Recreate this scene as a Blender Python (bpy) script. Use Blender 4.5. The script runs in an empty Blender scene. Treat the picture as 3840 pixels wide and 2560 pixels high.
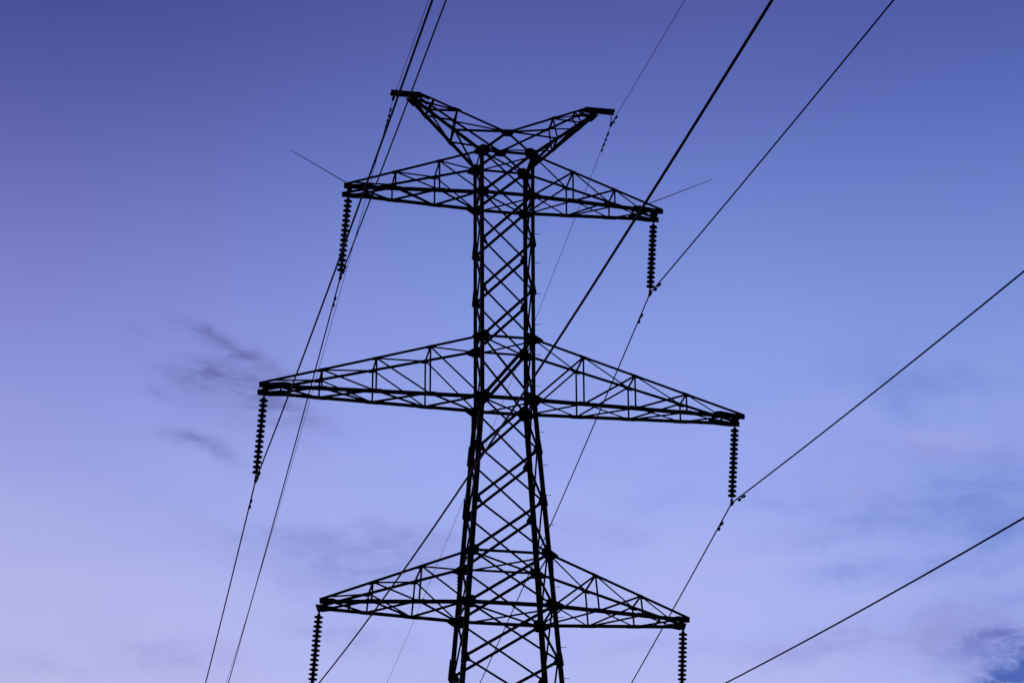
import bpy, bmesh, math, random
from mathutils import Vector, Matrix
random.seed(7)
S = bpy.context.scene
COL = S.collection
GZ = 1.6                                   # the camera's height above the ground

# ------------------------------------------------------------------ camera
YAW, PITCH, ROLL = 0.1791976, 0.4310775, -0.0047199
FPX = 8526.2                               # focal length in pixels of a 3840 wide picture
fwd = Vector((math.sin(YAW)*math.cos(PITCH), math.cos(YAW)*math.cos(PITCH), math.sin(PITCH)))
r0 = Vector((math.cos(YAW), -math.sin(YAW), 0)); u0 = r0.cross(fwd)
right = r0*math.cos(ROLL) + u0*math.sin(ROLL); up = -r0*math.sin(ROLL) + u0*math.cos(ROLL)
cam = bpy.data.cameras.new('camera'); co = bpy.data.objects.new('camera', cam); COL.objects.link(co)
cam.sensor_fit = 'HORIZONTAL'; cam.sensor_width = 36.0; cam.lens = FPX*36/3840
cam.clip_start = 0.1; cam.clip_end = 5000
co.matrix_world = Matrix(((right.x, up.x, -fwd.x, -10.64772), (right.y, up.y, -fwd.y, -60.07938),
                          (right.z, up.z, -fwd.z, GZ), (0, 0, 0, 1)))
S.camera = co
S.view_settings.view_transform = 'Standard'; S.view_settings.look = 'None'
S.view_settings.exposure = 0; S.view_settings.gamma = 1
S.cycles.max_bounces = 4

# ------------------------------------------------------------------ sky
SUN_EL, SUN_AZ = math.radians(3.0), YAW - math.radians(38)     # the sun is going down beyond the tower, to its left
def lin(c):
    return tuple(((v/255)/12.92 if v/255 <= .04045 else ((v/255+.055)/1.055)**2.4) for v in c)
world = bpy.data.worlds.new('World'); S.world = world; world.use_nodes = True
NT = world.node_tree; NT.nodes.clear()
def nd(t, **k):
    n = NT.nodes.new(t)
    for a, b in k.items(): setattr(n, a, b)
    return n
def put(sock, v):
    if hasattr(v, 'is_linked') or isinstance(v, bpy.types.NodeSocket): NT.links.new(v, sock)
    else: sock.default_value = v
def M(op, a, b=0.0, c=None, clamp=False):
    n = nd('ShaderNodeMath', operation=op, use_clamp=clamp)
    put(n.inputs[0], a); put(n.inputs[1], b)
    if c is not None: put(n.inputs[2], c)
    return n.outputs[0]
def mixc(f, a, b, blend='MIX'):
    n = nd('ShaderNodeMix', data_type='RGBA', blend_type=blend, clamp_factor=True)
    put(n.inputs[0], f); put(n.inputs[6], a); put(n.inputs[7], b)
    return n.outputs[2]
def smooth(v, a, b, lo=0.0, hi=1.0):
    n = nd('ShaderNodeMapRange', interpolation_type='SMOOTHSTEP')
    put(n.inputs[0], v); put(n.inputs[1], a); put(n.inputs[2], b); put(n.inputs[3], lo); put(n.inputs[4], hi)
    return n.outputs[0]
tc = nd('ShaderNodeTexCoord'); sep = nd('ShaderNodeSeparateXYZ'); NT.links.new(tc.outputs['Generated'], sep.inputs[0])
X, Y, Z = sep.outputs
az = M('ARCTAN2', X, Y)                                             # compass bearing and height of a point of the sky, in degrees
U = M('MULTIPLY', M('SUBTRACT', az, YAW), math.degrees(math.cos(PITCH)))
V = M('MULTIPLY', M('SUBTRACT', M('ARCSINE', Z), PITCH), 57.29578)
VS = [-12.5, -8.6, -5.7, -2.9, 0, 2.9, 5.7, 8.6, 12.5, 40]
def ramp(cols):
    n = nd('ShaderNodeValToRGB'); n.color_ramp.interpolation = 'B_SPLINE'
    el = n.color_ramp.elements
    while len(el) < len(VS): el.new(0.5)
    for e, v, c in zip(el, VS, cols):
        e.position = (v+13)/54; e.color = (*lin(c), 1)
    NT.links.new(M('DIVIDE', M('ADD', V, 13.0), 54.0), n.inputs[0])
    return n.outputs[0]
SKY_L = [(198,190,226),(184,185,237),(174,176,233),(148,156,227),(128,134,211),(107,112,188),(79,87,164),(61,69,143),(50,56,122),(26,30,72)]
SKY_C = [(190,192,238),(176,183,245),(164,177,243),(152,169,241),(134,153,230),(110,131,211),(89,104,186),(75,84,160),(62,70,142),(28,32,78)]
SKY_R = [(178,186,238),(163,175,240),(146,164,234),(137,157,230),(122,146,223),(102,126,204),(81,99,182),(67,83,161),(56,71,144),(26,31,76)]
cl, cc, cr = ramp(SKY_L), ramp(SKY_C), ramp(SKY_R)
sky = mixc(smooth(U, -13.5, 0.5), cl, cc)
sky = mixc(smooth(U, 3.0, 14.0), sky, cr)
P = nd('ShaderNodeCombineXYZ'); put(P.inputs[0], U); put(P.inputs[1], V); P = P.outputs[0]
def noise(scale, detail=4.0, rough=0.55, distort=0.0, sx=1.0, sy=1.0, ang=0.0, off=(0, 0, 0)):
    m = nd('ShaderNodeMapping'); NT.links.new(P, m.inputs[0])
    m.inputs['Location'].default_value = off; m.inputs['Rotation'].default_value = (0, 0, math.radians(ang)); m.inputs['Scale'].default_value = (sx, sy, 1)
    n = nd('ShaderNodeTexNoise'); NT.links.new(m.outputs[0], n.inputs[0])
    n.inputs['Scale'].default_value = scale; n.inputs['Detail'].default_value = detail; n.inputs['Roughness'].default_value = rough
    n.inputs['Distortion'].default_value = distort
    return n.outputs['Fac']
wobx, woby = noise(0.55, 5, .6), noise(0.55, 5, .6, off=(31, 17, 5))
def wisps(items, k=1.0):
    """soft cloud streaks: bearing, height (degrees from the middle of the view), half length, half width, tilt, strength"""
    tot = 0.0
    Uk, Vk = M('ADD', U, M('MULTIPLY', M('SUBTRACT', wobx, .5), 2.2*k)), M('ADD', V, M('MULTIPLY', M('SUBTRACT', woby, .5), 1.7*k))
    for (cx, cy, a, b, ang, s) in items:
        c, q = math.cos(math.radians(ang)), math.sin(math.radians(ang))
        du, dv = M('SUBTRACT', Uk, cx), M('SUBTRACT', Vk, cy)
        e1 = M('DIVIDE', M('ADD', M('MULTIPLY', du, c), M('MULTIPLY', dv, q)), a)
        e2 = M('DIVIDE', M('SUBTRACT', M('MULTIPLY', dv, c), M('MULTIPLY', du, q)), b)
        d2 = M('ADD', M('MULTIPLY', e1, e1), M('MULTIPLY', e2, e2))
        g = M('MULTIPLY', M('EXPONENT', M('MULTIPLY', d2, -1.0)), s)
        tot = M('ADD', tot, g)
    return tot
def deg(x, y):
    d = fwd + right*((x-1920)/FPX) + up*((1280-y)/FPX); d.normalize()
    return (math.degrees(math.atan2(d.x, d.y)-YAW)*math.cos(PITCH), math.degrees(math.asin(d.z)-PITCH))
def W(x, y, a, b, ang, s): return (*deg(x, y), a/148.8, b/148.8, ang, s)
# broad mottling, stretched along the horizon, stronger low down
mot = noise(0.22, 5, .5, .3, .55, 1.5, 8, (3.3, 9.1, 0))
low = smooth(V, 3.0, -6.0)
fac = M('MULTIPLY', M('SUBTRACT', mot, .5), M('MULTIPLY', low, 1.0))
sky = mixc(M('MAXIMUM', fac, 0.0), sky, (*lin((186,186,236)), 1))
sky = mixc(M('MAXIMUM', M('MULTIPLY', fac, -1.0), 0.0), sky, (*lin((120,140,212)), 1))
fine = noise(1.5, 5, .62, .6, .6, 1.7, 22)
brk = smooth(fine, .28, .66)
# grey wisps left of the middle arm
A = wisps([W(790,1275,130,34,-27,.9), W(980,1360,170,38,-24,.7), W(820,1425,190,62,-4,1.0), W(960,1500,180,55,-34,.75),
           W(1070,1420,90,40,-30,.4), W(600,1485,80,26,-16,.55), W(715,1630,80,26,-8,.75), W(820,1680,120,30,-32,.6),
           W(520,1243,70,16,-8,.45), W(860,1560,190,50,-14,.35), W(1110,1540,150,44,-20,.6), W(640,1410,60,18,-30,.5), W(880,1420,340,130,-22,.45), W(900,1330,170,24,-30,.9), W(1000,1470,130,22,-35,.8), W(760,1240,70,18,-15,.5), W(800,1425,170,42,-6,.8), W(960,1510,140,34,-36,.6), W(710,1630,80,20,-4,.6), W(790,1668,90,20,-34,.6)], .55)
A = M('MULTIPLY', A, M('ADD', M('MULTIPLY', brk, .75), .25))
sky = mixc(M('MULTIPLY', A, .4), sky, (*lin((98,102,168)), 1))
# bands low in the left and middle
B = wisps([W(1420,2085,260,70,-10,.8), W(1560,2010,170,45,-6,.7), W(1180,2230,240,50,-14,.4), W(1290,2390,200,50,-10,.55), W(620,2450,230,60,-6,.5),
           W(1250,2140,330,60,-12,.5), W(250,2520,220,40,-3,.35), W(960,2000,260,40,-8,.3), W(1750,2150,160,60,-8,.5)])
sky = mixc(M('MULTIPLY', B, M('ADD', M('MULTIPLY', brk, .46), .16)), sky, (*lin((116,122,196)), 1))
# blue gaps at the right
Cc = wisps([W(3520,1435,230,60,-8,1.0), W(3370,1500,120,60,-30,.7), W(3640,1880,220,120,-8,1.0), W(3250,1330,220,70,20,.3), W(3780,1760,120,110,-10,.6), W(3740,1990,160,50,4,.7),
            W(3180,1960,300,44,12,.7), W(3560,2130,260,50,4,.6), W(2700,1500,200,60,10,.2), W(3200,2110,160,34,8,.6), W(2950,1890,200,40,-4,.4), W(2450,1860,160,60,6,.3), W(3800,2260,200,50,8,.5)])
sky = mixc(M('MULTIPLY', Cc, M('ADD', M('MULTIPLY', brk, .35), .35)), sky, (*lin((106,132,212)), 1))
# mauve bands at the lower right and the dark cloud in the corner
Dd = wisps([W(3250,2390,420,60,6,.5), W(3050,2420,300,50,4,.4), W(3560,2390,160,60,18,.7), W(3650,2480,150,90,-10,.4), W(3450,1690,330,60,-6,.55), W(3200,1830,240,50,-12,.4), W(2250,2000,260,50,-6,.45), W(2400,2420,240,50,-4,.35), W(2300,1760,200,40,6,.3)])
sky = mixc(M('MULTIPLY', Dd, M('ADD', M('MULTIPLY', brk, .5), .22)), sky, (*lin((146,142,210)), 1))
puff = noise(2.6, 6, .62, .8, .8, 1.3, 10, (4, 8, 2)); pf = smooth(puff, .3, .62)
E0 = wisps([W(3770,2450,150,95,6,1.0), W(3620,2440,110,60,10,.5)], .35)
sky = mixc(M('MULTIPLY', E0, M('ADD', M('MULTIPLY', pf, .3), .22)), sky, (*lin((104,124,205)), 1))
Ee = wisps([W(3725,2372,85,34,2,1.0), W(3645,2405,55,30,30,.6), W(3800,2390,80,36,-12,.9), W(3640,2480,110,34,8,.35), W(3740,2445,90,34,-6,.5)], .3)
sky = mixc(M('MULTIPLY', Ee, M('ADD', M('MULTIPLY', pf, .42), .16)), sky, (*lin((98,110,188)), 1))
Ff = wisps([W(3830,2515,105,52,12,1.3), W(3740,2535,80,36,16,.9), W(3850,2430,70,60,0,.8)], .35)
sky = mixc(M('MULTIPLY', Ff, M('ADD', M('MULTIPLY', pf, .4), .36)), sky, (*lin((68,98,182)), 1))
# pale streaks
Gg = wisps([W(3330,2235,280,30,5,.5), W(2500,2050,300,40,6,.35), W(3560,1640,240,35,-6,.6), W(300,2160,420,70,-3,.5), W(1300,2440,200,30,4,.3), W(2800,2500,260,60,2,.5), W(2700,2120,360,50,5,.5), W(3050,2500,300,40,4,.5), W(2450,2230,200,40,-2,.4), W(3000,2010,260,26,10,.35)])
sky = mixc(M('MULTIPLY', Gg, .3), sky, (*lin((190,184,236)), 1))
gr = noise(5.0, 3, .6, 0, 1, 1.4, 0, (7, 2, 1))
sky = mixc(M('MULTIPLY', M('ABSOLUTE', M('SUBTRACT', gr, .5)), .16), sky, (*lin((108,120,200)), 1))
hs = nd('ShaderNodeHueSaturation'); hs.inputs['Saturation'].default_value = .965; hs.inputs['Value'].default_value = .98; put(hs.inputs['Color'], sky); sky = hs.outputs[0]
# away from the afterglow (behind the camera) the dusk sky is far darker
dotf = M('ADD', M('MULTIPLY', X, math.sin(YAW)), M('MULTIPLY', Y, math.cos(YAW)))
dark = smooth(dotf, -.2, .55, .14, 1.0)
sky = mixc(1.0, sky, dark, 'MULTIPLY')
nish = nd('ShaderNodeTexSky', sky_type='NISHITA'); nish.sun_disc = False
nish.sun_elevation = SUN_EL; nish.sun_rotation = SUN_AZ; nish.altitude = 100; nish.air_density = 1.0; nish.dust_density = 0.6; nish.ozone_density = 3.0
add = mixc(1.0, sky, mixc(1.0, nish.outputs[0], (.004, .004, .004, 1), 'MULTIPLY'), 'ADD')
bg = nd('ShaderNodeBackground'); NT.links.new(add, bg.inputs[0]); bg.inputs[1].default_value = 1.0
wo = nd('ShaderNodeOutputWorld'); NT.links.new(bg.outputs[0], wo.inputs[0])

# ------------------------------------------------------------------ the last of the sun, low behind the tower
sl = bpy.data.lights.new('sun', 'SUN'); sl.energy = 0.08; sl.angle = math.radians(10); sl.color = (1, .82, .72)
so = bpy.data.objects.new('sun', sl); COL.objects.link(so)
sd = Vector((math.sin(SUN_AZ)*math.cos(SUN_EL), math.cos(SUN_AZ)*math.cos(SUN_EL), math.sin(SUN_EL)))
so.rotation_euler = sd.to_track_quat('Z', 'Y').to_euler(); so.location = (0, 0, 60)

# ------------------------------------------------------------------ materials
def mat(name, c1, c2, rough, metal=0.0, scale=6.0, bump=0.0):
    m = bpy.data.materials.new(name); m.use_nodes = True; t = m.node_tree; b = t.nodes['Principled BSDF']
    n = t.nodes.new('ShaderNodeTexNoise'); n.inputs['Scale'].default_value = scale; n.inputs['Detail'].default_value = 6
    g = t.nodes.new('ShaderNodeTexCoord'); t.links.new(g.outputs['Object'], n.inputs[0])
    r = t.nodes.new('ShaderNodeValToRGB'); r.color_ramp.elements[0].position = .35; r.color_ramp.elements[1].position = .7
    r.color_ramp.elements[0].color = (*c1, 1); r.color_ramp.elements[1].color = (*c2, 1)
    t.links.new(n.outputs['Fac'], r.inputs[0]); t.links.new(r.outputs[0], b.inputs['Base Color'])
    b.inputs['Roughness'].default_value = rough; b.inputs['Metallic'].default_value = metal
    b.inputs['Specular IOR Level'].default_value = .08
    if bump:
        bp = t.nodes.new('ShaderNodeBump'); bp.inputs['Strength'].default_value = bump
        t.links.new(n.outputs['Fac'], bp.inputs['Height']); t.links.new(bp.outputs[0], b.inputs['Normal'])
    return m
STEEL = mat('weathered_steel', (.016,.016,.018), (.034,.034,.038), .75, 0, 3)
CABLE = mat('oxidised_cable', (.005,.005,.012), (.01,.01,.02), .7, 0, 40)
GLASS = mat('dark_porcelain', (.016,.014,.014), (.026,.022,.022), .45, 0, 12)
IRON = mat('forged_iron', (.018,.018,.02), (.032,.03,.03), .7, 0, 20)
GRASS = mat('dry_field_grass', (.035,.045,.018), (.075,.075,.035), .95, 0, .35, .4)
CONC = mat('concrete', (.2,.2,.19), (.3,.29,.27), .9, 0, 4)

# ------------------------------------------------------------------ helpers
def thing(name, loc, label, cat, group=None):
    o = bpy.data.objects.new(name, None); COL.objects.link(o); o.location = loc; o.empty_display_size = .3
    o['label'] = label; o['category'] = cat
    if group: o['group'] = group
    return o
def knot(name, parent):                                            # a part that is an assembly of sub-parts
    o = bpy.data.objects.new(name, None); COL.objects.link(o); o.parent = parent; o.empty_display_size = .2
    return o
def obj(name, bm, m, parent=None, origin=None):
    me = bpy.data.meshes.new(name)
    bmesh.ops.recalc_face_normals(bm, faces=bm.faces)
    org = Vector(origin) if origin is not None else Vector((0, 0, 0))
    if parent is not None:
        q = parent
        while q is not None: org = org + q.location; q = q.parent
    bmesh.ops.translate(bm, verts=bm.verts, vec=-org)
    bm.to_mesh(me); bm.free(); me.materials.append(m)
    o = bpy.data.objects.new(name, me); COL.objects.link(o)
    if origin is not None: o.location = origin
    if parent is not None: o.parent = parent
    return o
def prism(bm, poly, axis):
    """close a polygon swept by a vector"""
    a = [bm.verts.new(p) for p in poly]; b = [bm.verts.new(Vector(p)+axis) for p in poly]
    bm.faces.new(a); bm.faces.new(list(reversed(b)))
    for i in range(len(a)):
        j = (i+1) % len(a); bm.faces.new((a[i], b[i], b[j], a[j]))
def angle(bm, p0, p1, a, n, off=0.0, flip=1, t=None):
    """rolled steel angle between two points: one flange in the face whose normal is n, the other standing off it"""
    p0, p1, n = Vector(p0), Vector(p1), Vector(n)
    ax = p1-p0; e = ax.normalized(); d1 = n.cross(e)
    d1.normalize(); d2 = e.cross(d1)*1.0
    if d2.dot(n) < 0: d2 = -d2
    d1 = d1*flip; t = t or max(.006, a*.11)
    o = p0 + d2*off
    prof = [(-a/2, 0), (a/2, 0), (a/2, t), (-a/2+t, t), (-a/2+t, a*.8), (-a/2, a*.8)]
    prism(bm, [o + d1*x - d2*y for x, y in prof], ax)
def tube(bm, pts, r, k=8, caps=True, ref=Vector((0, 0, 1))):
    rings = []
    for i, p in enumerate(pts):
        p = Vector(p); e = (Vector(pts[min(i+1, len(pts)-1)])-Vector(pts[max(i-1, 0)])).normalized()
        s = e.cross(ref)
        if s.length < 1e-4: s = e.cross(Vector((1, 0, 0)))
        s.normalize(); q = s.cross(e); rr = r[i] if isinstance(r, (list, tuple)) else r
        rings.append([bm.verts.new(p + (s*math.cos(2*math.pi*j/k) + q*math.sin(2*math.pi*j/k))*rr) for j in range(k)])
    for a, b in zip(rings, rings[1:]):
        for j in range(k): bm.faces.new((a[j], a[(j+1) % k], b[(j+1) % k], b[j]))
    if caps: bm.faces.new(rings[0]); bm.faces.new(list(reversed(rings[-1])))
def plate(bm, c, n, ex, ey, poly, t=.012, off=0.0):
    """flat plate: outline poly in the plane of ex, ey about c"""
    c, n, ex, ey = Vector(c), Vector(n).normalized(), Vector(ex).normalized(), Vector(ey).normalized()
    prism(bm, [c + ex*x + ey*y + n*(off-t/2) for x, y in poly], n*t)
def box(bm, c, sx, sy, sz):
    c = Vector(c)
    prism(bm, [c+Vector(((-sx if i in (0, 3) else sx)/2, (-sy if i < 2 else sy)/2, -sz/2)) for i in range(4)], Vector((0, 0, sz)))
def bar(name, parent, p0, p1, a, n, off=0.0, flip=1):
    bm = bmesh.new(); angle(bm, p0, p1, a, n, off, flip); return obj(name, bm, STEEL, parent)
def lerp(a, b, t): return Vector(a).lerp(Vector(b), t)

# ------------------------------------------------------------------ ground
bm = bmesh.new(); N = 40; R = 2600
gv = [[bm.verts.new((R*(2*i/N-1)*abs(2*i/N-1), R*(2*j/N-1)*abs(2*j/N-1), 0)) for j in range(N+1)] for i in range(N+1)]
for i in range(N):
    for j in range(N): bm.faces.new((gv[i][j], gv[i+1][j], gv[i+1][j+1], gv[i][j+1]))
g = obj('ground', bm, GRASS); g['kind'] = 'structure'

# ------------------------------------------------------------------ tower dimensions
DR = .7873                                              # the body is shallower along the line than across it
zU_T, zU_B, zM_T, zM_B, zL_T, zL_B = [z+GZ for z in (34.1109, 32.6969, 27.9365, 26.0086, 21.2196, 19.6831)]
def hw(z):
    return .75 + (-.003442*(zM_B-z) if z > zM_B else .071813*(zM_B-z))*(1 if z <= zM_B else 1)
def node(sx, sy, z): return Vector((sx*hw(z), sy*hw(z)*DR, z))
tower = thing('transmission_tower', (0, 0, 0), 'tall dark steel lattice pylon with six crossarms and two peaks against the dusk sky', 'pylon')
FRONT, BACK = Vector((0, -1, 0)), Vector((0, 1, 0))
# legs: heavy angles, corner outward, cranked where the body starts to widen
LEGA_U, LEGA_L = .112, .142
legs = {}
for sx in (-1, 1):
    for sy in (-1, 1):
        bm = bmesh.new()
        for z0, z1, a in ((0.0, zM_B+.05, LEGA_L), (zM_B+.05, zU_T+.12, LEGA_U)):
            rings = []
            for z in (z0, z1):
                c = node(sx, sy, z); t = a*.13
                o = c + Vector((sx*a/2, sy*a/2, 0))
                pr = [(0, 0), (a, 0), (a, t), (t, t), (t, a), (0, a)]
                rings.append([bm.verts.new(o + Vector((-sx*x, -sy*y, 0))) for x, y in pr])
            n = 6
            bm.faces.new(rings[0]); bm.faces.new(list(reversed(rings[1])))
            for j in range(n): bm.faces.new((rings[0][j], rings[0][(j+1) % n], rings[1][(j+1) % n], rings[1][j]))
        legs[sx, sy] = obj('leg', bm, STEEL, tower)
# step bolts up the near right leg
def stepbolt(leg, p, d, lift=.03):
    bm = bmesh.new(); p = Vector(p); d = Vector(d)
    tube(bm, [p - d*.02, p + d*.13, p + d*.15 + Vector((0, 0, lift*.4)), p + d*.155 + Vector((0, 0, lift))], .0085, 6)
    obj('step_bolt', bm, STEEL, leg)
for k, z in enumerate((32.30, 31.39, 30.42, 29.4, 28.4, 27.42, 26.42, 24.96, 23.93, 22.99, 22.08, 21.15, 20.23, 19.33, 18.46, 17.57, 16.7)):
    z += GZ; a = LEGA_U if z > zM_B else LEGA_L
    stepbolt(legs[1, -1], node(1, -1, z) + Vector((a/2, -a*.2, 0)), (1, 0, 0), .01 if z > 30.5+GZ else .035)
    stepbolt(legs[1, -1], node(1, -1, z-.47) + Vector((a*.2, -a/2, 0)), (0, -1, 0))
# splice cover plates with bolt rows where the legs change section
for (sx, sy), lg in legs.items():
    for z in (zM_B-.32 if sy > 0 else zM_B-.2, zL_T-.35):
        a = LEGA_L; bm = bmesh.new(); c = node(sx, sy, z) + Vector((sx*(a/2+.008), 0, 0))
        box(bm, c, .014, a*.9, .5)
        for q in range(5): box(bm, c + Vector((sx*.016, 0, -.2+q*.1)), .03, .04, .035)
        obj('splice_plate', bm, STEEL, lg)
# X bracing of the four faces
panels = [zU_T, zU_B, zU_B-1.587, zM_T+1.587, zM_T, zM_B, zM_B-1.6, zM_B-3.2, zL_T, zL_B, zL_B-1.6, zL_B-3.25]
faces = [((-1, -1), (1, -1), FRONT), ((-1, 1), (1, 1), BACK), ((-1, -1), (-1, 1), Vector((-1, 0, 0))), ((1, -1), (1, 1), Vector((1, 0, 0)))]
for zt, zb in zip(panels, panels[1:]):
    strong = abs(zt-zM_T) < .01
    for a, b, n in faces:
        fb = n.y != 0
        bar('diagonal_brace', tower, node(*a, zb), node(*b, zt), (.098 if strong else .078) if fb else .06, n, .014)
        bar('diagonal_brace', tower, node(*a, zt), node(*b, zb), (.07 if strong else .062) if fb else .055, n, -.014, -1)
low = [zL_B-3.25, 11.6, 6.3, 0.25]
for zt, zb in zip(low, low[1:]):
    for a, b, n in faces:
        bar('lower_brace', tower, node(*a, zb), node(*b, zt), .08, n, .014); bar('lower_brace', tower, node(*a, zt), node(*b, zb), .08, n, -.014, -1)
for z, ah in ((zU_T, .07), (zU_B, .09), (zM_T, .064), (zM_B, .098), (zL_T, .066), (zL_B, .1), (11.6, .08), (6.3, .08)):
    for a, b, n in faces:
        nm = 'horizontal_strut'
        bar(nm, tower, node(*a, z), node(*b, z), ah if n.y < 0 else ah*.85, n, .03)
    if z > 15:
        bar('plan_brace', tower, node(-1, -1, z-.02), node(1, 1, z-.02), .075, (0, 0, 1), -.01); bar('plan_brace', tower, node(-1, 1, z-.02), node(1, -1, z-.02), .065, (0, 0, 1), -.05)
# gusset plates at the joints
def gusset(parent, c, sx, n, w, h, tail=0.0, droop=0.0):
    bm = bmesh.new()
    poly = [(-w*.32, h*.3), (-w*.1, h*.48), (w*.34, h*.42), (w*.5, h*.05), (w*.3, -h*.42), (-w*.2, -h*.48), (-w*.5-tail, -droop-.04), (-w*.5-tail, -droop+.04)]
    poly = [(-sx*x, y) for x, y in poly]                          # positive x of the outline points to the tower's axis
    plate(bm, c, n, (1, 0, 0), (0, 0, 1), poly, .014, .0)
    obj('gusset_plate', bm, STEEL, parent)
for sx in (-1, 1):
    for sy in (-1, 1):
        n = Vector((0, sy, 0))
        for z, w, h, tail, dr in ((zU_T, .42, .44, .1, .1), (zU_B, .36, .38, .12, 0), (zM_T, .37, .4, .16, .06), (zM_B, .4, .46, .14, 0), (zL_T, .36, .36, .14, .08), (zL_B, .38, .42, .14, 0)):
            gusset(tower, node(sx, sy, z) + Vector((-sx*.05, sy*.022, 0)), sx, n, w*1.0, h*1.0, tail, dr)
        for z in panels[2:4]+panels[6:8]+panels[10:11]:
            bm = bmesh.new(); a = LEGA_U if z > zM_B else LEGA_L
            poly = [(-a*.6, .15), (a*.85, .12), (a*1.05, -.02), (a*1.5, -.14), (-a*.6, -.15)] if sy < 0 else [(-a/2, .16), (a*.8, .14), (a*1.45, -.03), (a*1.2, -.15), (-a/2, -.14)]
            plate(bm, node(sx, sy, z) + Vector((0, sy*.022, 0)), n, (-sx, 0, 0), (0, 0, 1), poly, .014)
            obj('gusset_plate', bm, STEEL, tower)
            # flange stiffener standing off the leg's outer side
            if (sx, sy) in ((-1, 1), (1, -1)):
                hgt = .62 if sy > 0 else .3; dz = .04 if sy > 0 else -.02
                bm = bmesh.new(); plate(bm, node(sx, sy, z) + Vector((sx*a/2, sy*.03, dz)), n, (sx, 0, 0), (0, 0, 1), [(-.03, hgt*.8), (0, hgt*.8), (.055, -.1), (.02, -.16), (-.03, -.16)], .014)
                obj('stiffener_plate', bm, STEEL, legs[sx, sy])
# concrete feet
for (sx, sy) in legs:
    bm = bmesh.new(); c = node(sx, sy, 0); box(bm, (c.x, c.y, .1), .8, .8, .6); obj('footing', bm, CONC, tower)

# ------------------------------------------------------------------ crossarms
def arm(sx, zt, zb, xt, ty, dz, st, rod=None, blunt=False, hy=0.0, hl=.2, hx=None):
    A = knot('cross_arm', tower)
    NB, FB, NTp, FT = node(sx, -1, zb), node(sx, 1, zb), node(sx, -1, zt), node(sx, 1, zt)
    tn, tf = Vector((sx*xt, -ty, zb+dz)), Vector((sx*xt, ty, zb+dz))
    lift = Vector((0, 0, .05))
    pn = (NB, tn); pf = (FB, tf); qn = (NTp, tn+lift); qf = (FT, tf+lift)
    at = lambda pr, f: lerp(pr[0], pr[1], f)
    down = Vector((0, 0, -1))
    bar('bottom_chord', A, *pn, .1, FRONT, .0, sx); bar('bottom_chord', A, *pf, .085, BACK, .0, sx)
    bar('top_chord', A, *qn, .075, FRONT, .0, -sx); bar('top_chord', A, *qf, .085, BACK, .0, -sx)
    fr = [0.0]+list(st)+[.93]
    for i, f in enumerate(fr[1:-1]):
        bar('post', A, at(pn, f), at(qn, f), .053, FRONT, .012); bar('post', A, at(pf, f), at(qf, f), .052, BACK, .012)
        bar('strut', A, at(qn, f), at(qf, f), .046, (0, 0, 1), .012)
    for i in range(len(fr)-1):
        f0, f1 = fr[i], fr[i+1]
        if i < len(fr)-2:
            bar('lacing', A, at(pn, f0), at(qn, f1), .052, FRONT, -.012); bar('lacing', A, at(pf, f0), at(qf, f1), .046, BACK, -.012)
        # plan lacing of the top face always leans from the near left to the far right
        if sx < 0: bar('lacing', A, at(qn, f1), at(qf, f0), .06, (0, 0, 1), .0)
        else: bar('lacing', A, at(qn, f0), at(qf, f1), .052, (0, 0, 1), .0)
        bar('lacing', A, at(pn, f0), at(pf, f1), .06 if sx < 0 else .052, down, .004); bar('lacing', A, at(pf, f0), at(pn, f1), .052 if sx < 0 else .066, down, .02)
    # little joint plates along the top chord
    for f in fr[1:-1]:
        for pr, n, yy in ((qn, FRONT, -1), (qf, BACK, 1)):
            bm = bmesh.new(); c = at(pr, f); d = (pr[1]-pr[0]).normalized()
            plate(bm, c + Vector((0, yy*.012, -.01)), n, d, (0, 0, 1), [(-.13, .045), (.1, .05), (.13, -.05), (-.05, -.08), (-.14, -.03)], .01)
            obj('joint_plate', bm, STEEL, A)
        for pr, n, yy in ((pn, FRONT, -1), (pf, BACK, 1)):
            bm = bmesh.new(); c = at(pr, f); d = (pr[1]-pr[0]).normalized()
            plate(bm, c + Vector((0, yy*.012, .0)), n, d, (0, 0, 1), [(-.16, .06), (.16, .06), (.2, -.045), (-.2, -.045)], .01)
            obj('joint_plate', bm, STEEL, A)
    # tip: side plates, a cross piece and the hanger plate
    for c, yy in ((tn, -1), (tf, 1)):
        bm = bmesh.new(); hgt = .062
        if blunt: poly = [(.0, .03), (-.1, .07), (-.3, .1), (-.42, .09), (-.5, .03), (-.4, -.045), (-.14, -.09), (-.03, -.06)]
        else: poly = [(.0, hgt), (-.3, hgt+.02), (-.75, .14), (-.95, .1), (-.95, -.04), (-.35, -hgt-.015), (.0, -hgt)]
        plate(bm, c + Vector((0, yy*.014, 0)), (0, 1, 0), (sx, 0, 0), (0, 0, 1), poly, .016)
        obj('tip_plate', bm, STEEL, A)
    bm = bmesh.new(); xm = sx*(xt-.19)
    box(bm, (xm, 0, zb+dz+.0), .14, 2*ty+.02, .05)
    obj('cross_piece', bm, STEEL, A)
    for q in ((.5, .82) if not blunt else (.75,)):
        bm = bmesh.new(); box(bm, (sx*(xt-.19-q*.9), 0, zb+dz-.01), .05, 2*ty+.05, .04); obj('cross_piece', bm, STEEL, A)
    bm = bmesh.new(); plate(bm, (hx if hx is not None else xm, hy, zb+dz-.03), (0, 1, 0), (1, 0, 0), (0, 0, 1), [(-.11, .04), (.11, .04), (.06, -hl*.6), (.02, -hl), (-.02, -hl), (-.06, -hl*.6)], .02)
    obj('hanger_plate', bm, STEEL, A)
    if rod:
        bm = bmesh.new(); tube(bm, [rod[0], lerp(*rod, .5), rod[1]], [.015, .012, .008], 6); obj('lightning_rod', bm, STEEL, A)
    return A
V3 = Vector
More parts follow.
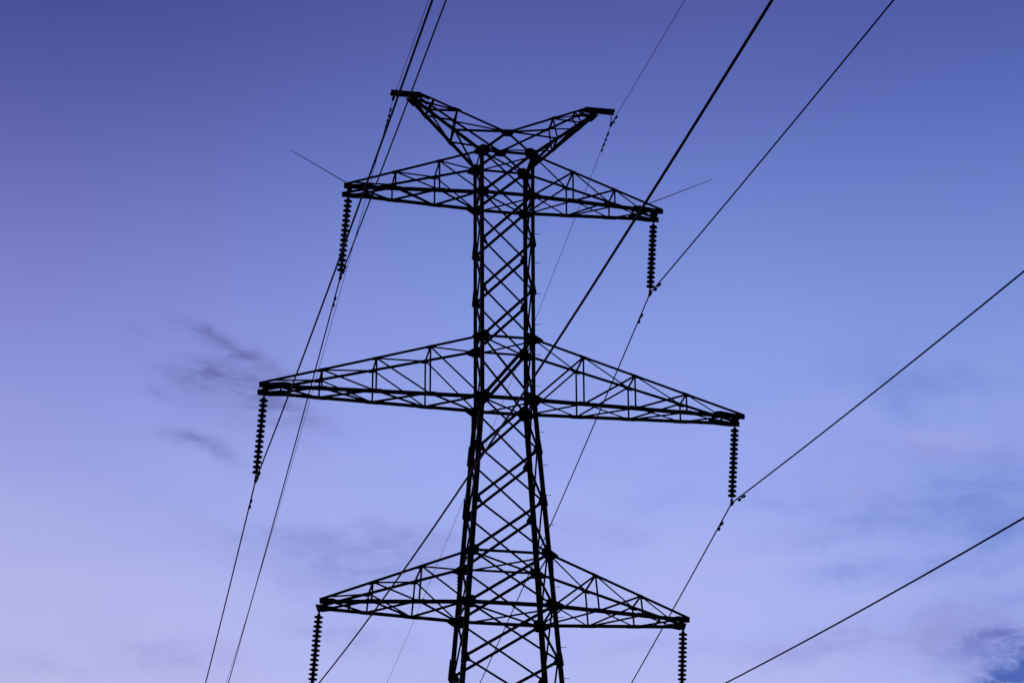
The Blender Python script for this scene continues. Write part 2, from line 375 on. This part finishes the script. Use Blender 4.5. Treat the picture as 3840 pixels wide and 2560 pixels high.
arm(-1, zU_T, zU_B, 4.9055, .288, -.017, (.309, .628), (V3((-4.74, -.3, 32.73+GZ)), V3((-6.54, -.3, 33.74+GZ))), hy=.25, hl=.08, hx=-4.709)
arm(1, zU_T, zU_B, 4.9055, .288, -.017, (.309, .628), (V3((4.30, -.3, 32.83+GZ)), V3((6.52, -.3, 33.95+GZ))), hy=-.25, hl=.38, hx=4.597)
arm(-1, zM_T, zM_B, 7.1616, .294, .018, (.236, .479, .722), hy=.1, hl=.16, hx=-6.98)
arm(1, zM_T, zM_B, 7.1616, .294, .018, (.236, .479, .722), hy=-.12, hl=.24, hx=6.895)
arm(-1, zL_T, zL_B, 5.2384, .333, -.02, (.33, .651), blunt=True, hx=-5.21)
arm(1, zL_T, zL_B, 5.2384, .333, -.02, (.33, .651), blunt=True, hx=5.12)

# ------------------------------------------------------------------ earth wire peaks
zA, zH = 34.8092+GZ, 36.217+GZ
apex = {s: V3((0, s*hw(zU_T)*DR, zA)) for s in (-1, 1)}
for s, n in ((-1, FRONT), (1, BACK)):
    for sx in (-1, 1):
        bar('apex_brace', tower, node(sx, s, zU_T), apex[s], .075, n, .01)
    bm = bmesh.new(); plate(bm, apex[s]+V3((0, s*.02, -.02)), n, (1, 0, 0), (0, 0, 1), [(-.17, .1), (.17, .12), (.2, -.03), (.12, -.13), (-.1, -.14), (-.2, -.02)], .014)
    obj('gusset_plate', bm, STEEL, tower)
for sx in (-1, 1):
    K = knot('earth_wire_peak', tower)
    end = {('t', -1): V3((sx*2.58, -.15, zH-.04)), ('t', 1): V3((sx*2.58, .15, zH-.02)), ('b', -1): V3((sx*2.92, -.13, zH-.14)), ('b', 1): V3((sx*2.92, .13, zH-.1))}
    beg = {('t', s): apex[s] for s in (-1, 1)}; beg.update({('b', s): node(sx, s, zU_T) for s in (-1, 1)})
    P_ = lambda k, s, f: lerp(beg[k, s], end[k, s], f)
    for s, n in ((-1, FRONT), (1, BACK)):
        bar('top_chord', K, beg['t', s], end['t', s], .072, n, 0, -sx); bar('bottom_chord', K, beg['b', s], end['b', s], .088, n, 0, sx)
    fs = (.385, .76)
    ft = (.58, .86)
    for i, (f, g_) in enumerate(zip(fs, ft)):
        for s, n in ((-1, FRONT), (1, BACK)):
            bar('post', K, P_('b', s, f), P_('t', s, g_), .05, n, .012)
        bar('strut', K, P_('t', -1, g_), P_('t', 1, g_), .06, (0, 0, 1)); bar('strut', K, P_('b', -1, f), P_('b', 1, f), .058, (0, 0, 1))
    for s, n in ((-1, FRONT), (1, BACK)):
        bar('lacing', K, P_('b', s, fs[0]), P_('t', s, .04), .062 if s < 0 else .048, n, -.012)
        bar('lacing', K, P_('b', s, fs[1]), P_('t', s, ft[0]), .058 if s < 0 else .048, n, -.012)
    bar('lacing', K, P_('b', -1, fs[0]), P_('b', 1, 0), .066, (0, 0, -1)); bar('lacing', K, P_('b', -1, fs[1]), P_('b', 1, fs[0]), .062, (0, 0, -1))
    bar('lacing', K, P_('b', 1, fs[1]), P_('b', -1, .95), .054, (0, 0, -1))
    bar('lacing', K, P_('t', 1, ft[0]), P_('t', -1, .05), .06, (0, 0, 1)); bar('lacing', K, P_('t', -1, ft[0]), P_('t', 1, .95), .05, (0, 0, 1))
    for k, f in (('b', fs[0]), ('b', fs[1]), ('t', ft[0])):
        for s, n in ((-1, FRONT), (1, BACK)):
            d = (end[k, s]-beg[k, s]).normalized(); bm = bmesh.new()
            plate(bm, P_(k, s, f)+V3((0, s*.012, 0)), n, d, n.cross(d), [(-.16, .035), (.12, .05), (.15, -.05), (-.1, -.06)], .01); obj('joint_plate', bm, STEEL, K)
    for s in (-1, 1):
        bm = bmesh.new()
        plate(bm, (0, s*.15, zH), (0, 1, 0), (sx, 0, 0), (0, 0, 1), [(3.06, -.05), (2.5, -.05), (2.3, -.14), (2.36, -.23), (2.52, -.16), (2.68, -.19), (2.8, -.34), (2.9, -.24)], .014)
        obj('side_plate', bm, STEEL, K)
    bm = bmesh.new()
    for yy in (-.09, .09):
        plate(bm, (0, yy, zH), (0, 1, 0), (sx, 0, 0), (0, 0, 1), [(2.578, .055), (3.524, .055), (3.524, -.055), (2.578, -.055)], .02)
    box(bm, (sx*3.05, 0, zH), .94, .18, .03)
    obj('tip_beam', bm, STEEL, K)

# ------------------------------------------------------------------ conductors, earth wires, strings and dampers
#        clamp point                 bearing, slope and sag of the near span            of the far span
WIRES = {
 'LL': ((-5.347, -.004, 17.18), (.02167, -.13968, .00091), (0, -.07, .00045)),
 'LR': ((4.992, -.006, 17.278), (.03654, -.1301, .00064), (.02, -.07, .00045)),
 'UL': ((-4.864, .396, 29.97), (.03686, -.0727, .00048), (-.022863, -.066926, .000436)),
 'UR': ((4.428, -.21, 29.903), (.06288, -.08891, .00047), (.015901, -.077753, .000441)),
 'ML': ((-7.11, .078, 23.262), (.02345, -.12898, .00074), (-.022849, -.063495, .000463)),
 'MR': ((6.68, -.156, 23.343), (.0516, -.11176, .00058), (.028969, -.077021, .000499)),
 'EL': ((-3.444, -.018, 36.015), (.03374, -.06789, .00045), (-.016691, -.042994, .000586)),
 'ER': ((3.416, .036, 35.797), (.04265, -.07143, .00045), (.000289, -.067465, .000476))}
HANG = {'UL': (-4.709, .25, 32.582, 15), 'UR': (4.597, -.25, 32.257, 14), 'ML': (-6.98, .1, 25.831, 15), 'MR': (6.895, -.12, 25.758, 15), 'LL': (-5.21, 0, 19.43, 15), 'LR': (5.12, 0, 19.46, 15)}
PLACE = {'UL': 'upper left', 'UR': 'upper right', 'ML': 'middle left', 'MR': 'middle right', 'LL': 'lower left', 'LR': 'lower right'}
def on(k, s):
    """point of a wire s metres from its clamp: negative towards the camera"""
    c, near, far = WIRES[k]; (a, b, q) = near if s < 0 else far; d = abs(s)
    return V3((c[0]+d*math.sin(a), c[1]+(-1 if s < 0 else 1)*d*math.cos(a), c[2]+GZ+b*d+q*d*d))
def wire(name, k, r, label, cat, group):
    ss = [-150+i*2.5 for i in range(0, 59)] + [-2, -1.2, -.6, -.2, 0, .2, .6, 1.2, 2] + [5+i*2.5 for i in range(0, 59)]
    bm = bmesh.new(); c = on(k, 0); tube(bm, [on(k, s) for s in ss], r, 8)
    o = obj(name, bm, CABLE, None, c); o['label'] = label; o['category'] = cat; o['group'] = group
LINE = {
 'UL': 'black power line clamped under the insulator string of the upper left crossarm',
 'UR': 'black power line clamped under the insulator string of the upper right crossarm',
 'ML': 'black power line clamped under the insulator string of the longest crossarm on the left',
 'MR': 'black power line clamped under the insulator string of the longest crossarm on the right',
 'LL': 'thickest black power line, crossing the tower diagonally down to the lower left insulator string',
 'LR': 'black power line running across the lower right corner of the sky'}
for k in LINE: wire('power_line', k, .0205 if k != 'LL' else .0185, LINE[k], 'power line', 'conductors strung from the six crossarms')
wire('earth_wire', 'EL', .0085, 'thin earth wire held at the tip of the taller left peak of the pylon', 'earth wire', 'thin earth wires over the pylon peaks')
wire('earth_wire', 'ER', .0085, 'thin earth wire held at the tip of the lower right peak of the pylon', 'earth wire', 'thin earth wires over the pylon peaks')

def lathe(bm, prof, M4, k=24):
    rings = [[bm.verts.new(M4 @ V3((r*math.cos(2*math.pi*j/k), r*math.sin(2*math.pi*j/k), z))) for j in range(k)] for r, z in prof]
    for a, b in zip(rings, rings[1:]):
        for j in range(k): bm.faces.new((a[j], a[(j+1) % k], b[(j+1) % k], b[j]))
    bm.faces.new(rings[0]); bm.faces.new(list(reversed(rings[-1])))
SAID = {'UL': 'black insulator string under the upper left crossarm, two power lines crossing its lower discs',
        'UR': 'black insulator string under the upper right crossarm tip, the shortest of the six',
        'ML': 'black insulator string under the left tip of the longest crossarm pair',
        'MR': 'black insulator string under the right tip of the longest crossarm pair',
        'LL': 'black insulator string at the bottom edge, left of the mast, under the lowest crossarm',
        'LR': 'black insulator string at the bottom edge, right of the mast, under the lowest crossarm'}
for k, (hx, hy, hz, nd_) in HANG.items():
    H, B = V3((hx, hy, hz+GZ)), V3(WIRES[k][0])+V3((0, 0, GZ))
    t = thing('insulator_string', H, SAID[k], 'insulator', 'insulator strings under the crossarm tips')
    d = (H-B); Ln = d.length; pitch_ = (Ln-.115-.235)/(nd_-1); q = d.to_track_quat('Z', 'Y').to_matrix().to_4x4(); e = d.normalized()
    bm = bmesh.new(); tube(bm, [H+e*.06, H-e*.03, H-e*.07], [.018, .026, .02], 8); obj('shackle', bm, IRON, t)
    for i in range(nd_):
        c = H - e*(.115+pitch_*i); M4 = Matrix.Translation(c) @ q
        bm = bmesh.new()
        lathe(bm, [(.034, -.022), (.06, -.016), (.1, -.018), (.122, -.015), (.129, -.006), (.124, .003), (.094, .013), (.062, .028), (.046, .04)], M4)
        dk = obj('insulator_disc', bm, GLASS, t)
        bm = bmesh.new(); lathe(bm, [(.046, .034), (.05, .06), (.04, .088), (.02, .092), (.02, .118)], M4, 14); obj('metal_cap', bm, IRON, dk)
    bm = bmesh.new(); tube(bm, [H-e*(.115+pitch_*(nd_-1)), B+e*.1], .018, 8); obj('socket_link', bm, IRON, t)
    bm = bmesh.new()
    box(bm, B+V3((0, 0, .07)), .06, .07, .1)
    tube(bm, [on(k, -.16)+V3((0, 0, -.005)), on(k, -.09)+V3((0, 0, -.02)), on(k, 0)+V3((0, 0, -.025)), on(k, .09)+V3((0, 0, -.02)), on(k, .16)+V3((0, 0, -.005))], [.024, .04, .052, .04, .024], 10)
    obj('suspension_clamp', bm, IRON, t)
# vibration dampers
def damper(k, s, label, sc=1.0):
    c = on(k, s); a = (on(k, s+.05)-on(k, s-.05)).normalized(); dn = V3((0, 0, -1))
    t = thing('vibration_damper', c, label, 'vibration damper', 'vibration dampers clipped on the wires')
    bm = bmesh.new(); box(bm, c+dn*.035*sc, .03*sc, .05*sc, .1*sc); obj('clamp', bm, IRON, t)
    m = c+dn*.065*sc
    bm = bmesh.new(); tube(bm, [m-a*.2*sc+dn*.015, m, m+a*.2*sc+dn*.015], .009*sc, 6); obj('messenger_cable', bm, CABLE, t)
    for sg in (-1, 1):
        p = m+a*sg*.2*sc+dn*.018*sc; bm = bmesh.new()
        tube(bm, [p-a*sg*.07*sc, p-a*sg*.06*sc, p+a*sg*.05*sc, p+a*sg*.075*sc], [.022*sc, .036*sc, .042*sc, .026*sc], 10); obj('weight', bm, IRON, t)
for k, s, l in (('UR', -.75, 'damper on the wire just right of the upper right insulator foot'), ('UR', 1.4, 'damper on the wire below left of the upper right insulator foot'),
                ('UL', -.78, 'damper overlapping the last discs of the upper left insulator string'), ('UL', 1.36, 'damper on the wire below the foot of the upper left insulator string'),
                ('ML', -.75, 'damper overlapping the last discs of the middle left insulator string'), ('ML', 1.47, 'damper on the wire below the foot of the middle left insulator string'),
                ('MR', -.9, 'damper on the wire just right of the middle right insulator foot'), ('MR', 1.45, 'damper on the wire below left of the middle right insulator foot')):
    damper(k, s, 'small black '+l)
for k, s, l in (('ER', -.48, 'damper on the earth wire above the tip of the right peak'), ('ER', .6, 'damper on the earth wire, first one below the right peak tip'),
                ('ER', 1.2, 'damper on the earth wire, second one below the right peak tip'), ('EL', -.45, 'damper close under the tip of the left peak'),
                ('EL', .72, 'damper on the earth wire, first one below the left peak tip'), ('EL', 1.35, 'damper on the earth wire, second one below the left peak tip')):
    damper(k, s, 'tiny black '+l, .85)
for k, sx in (('EL', -1), ('ER', 1)):
    c = on(k, 0); top = V3((sx*3.42, 0, zH-.04))
    t = thing('earth_wire_clamp', top, f'short black clamp linking the earth wire to the {"left" if sx < 0 else "right"} peak tip', 'wire clamp', 'earth wire clamps under the peaks')
    bm = bmesh.new(); tube(bm, [top, lerp(top, c, .4), c+V3((0, 0, .05))], .016, 8); obj('link', bm, IRON, t)
    bm = bmesh.new(); tube(bm, [on(k, -.13), on(k, -.07)+V3((0, 0, -.01)), on(k, .07)+V3((0, 0, -.01)), on(k, .13)], [.02, .042, .042, .02], 10); box(bm, c+V3((0, 0, .035)), .04, .06, .07); obj('clamp_body', bm, IRON, t)
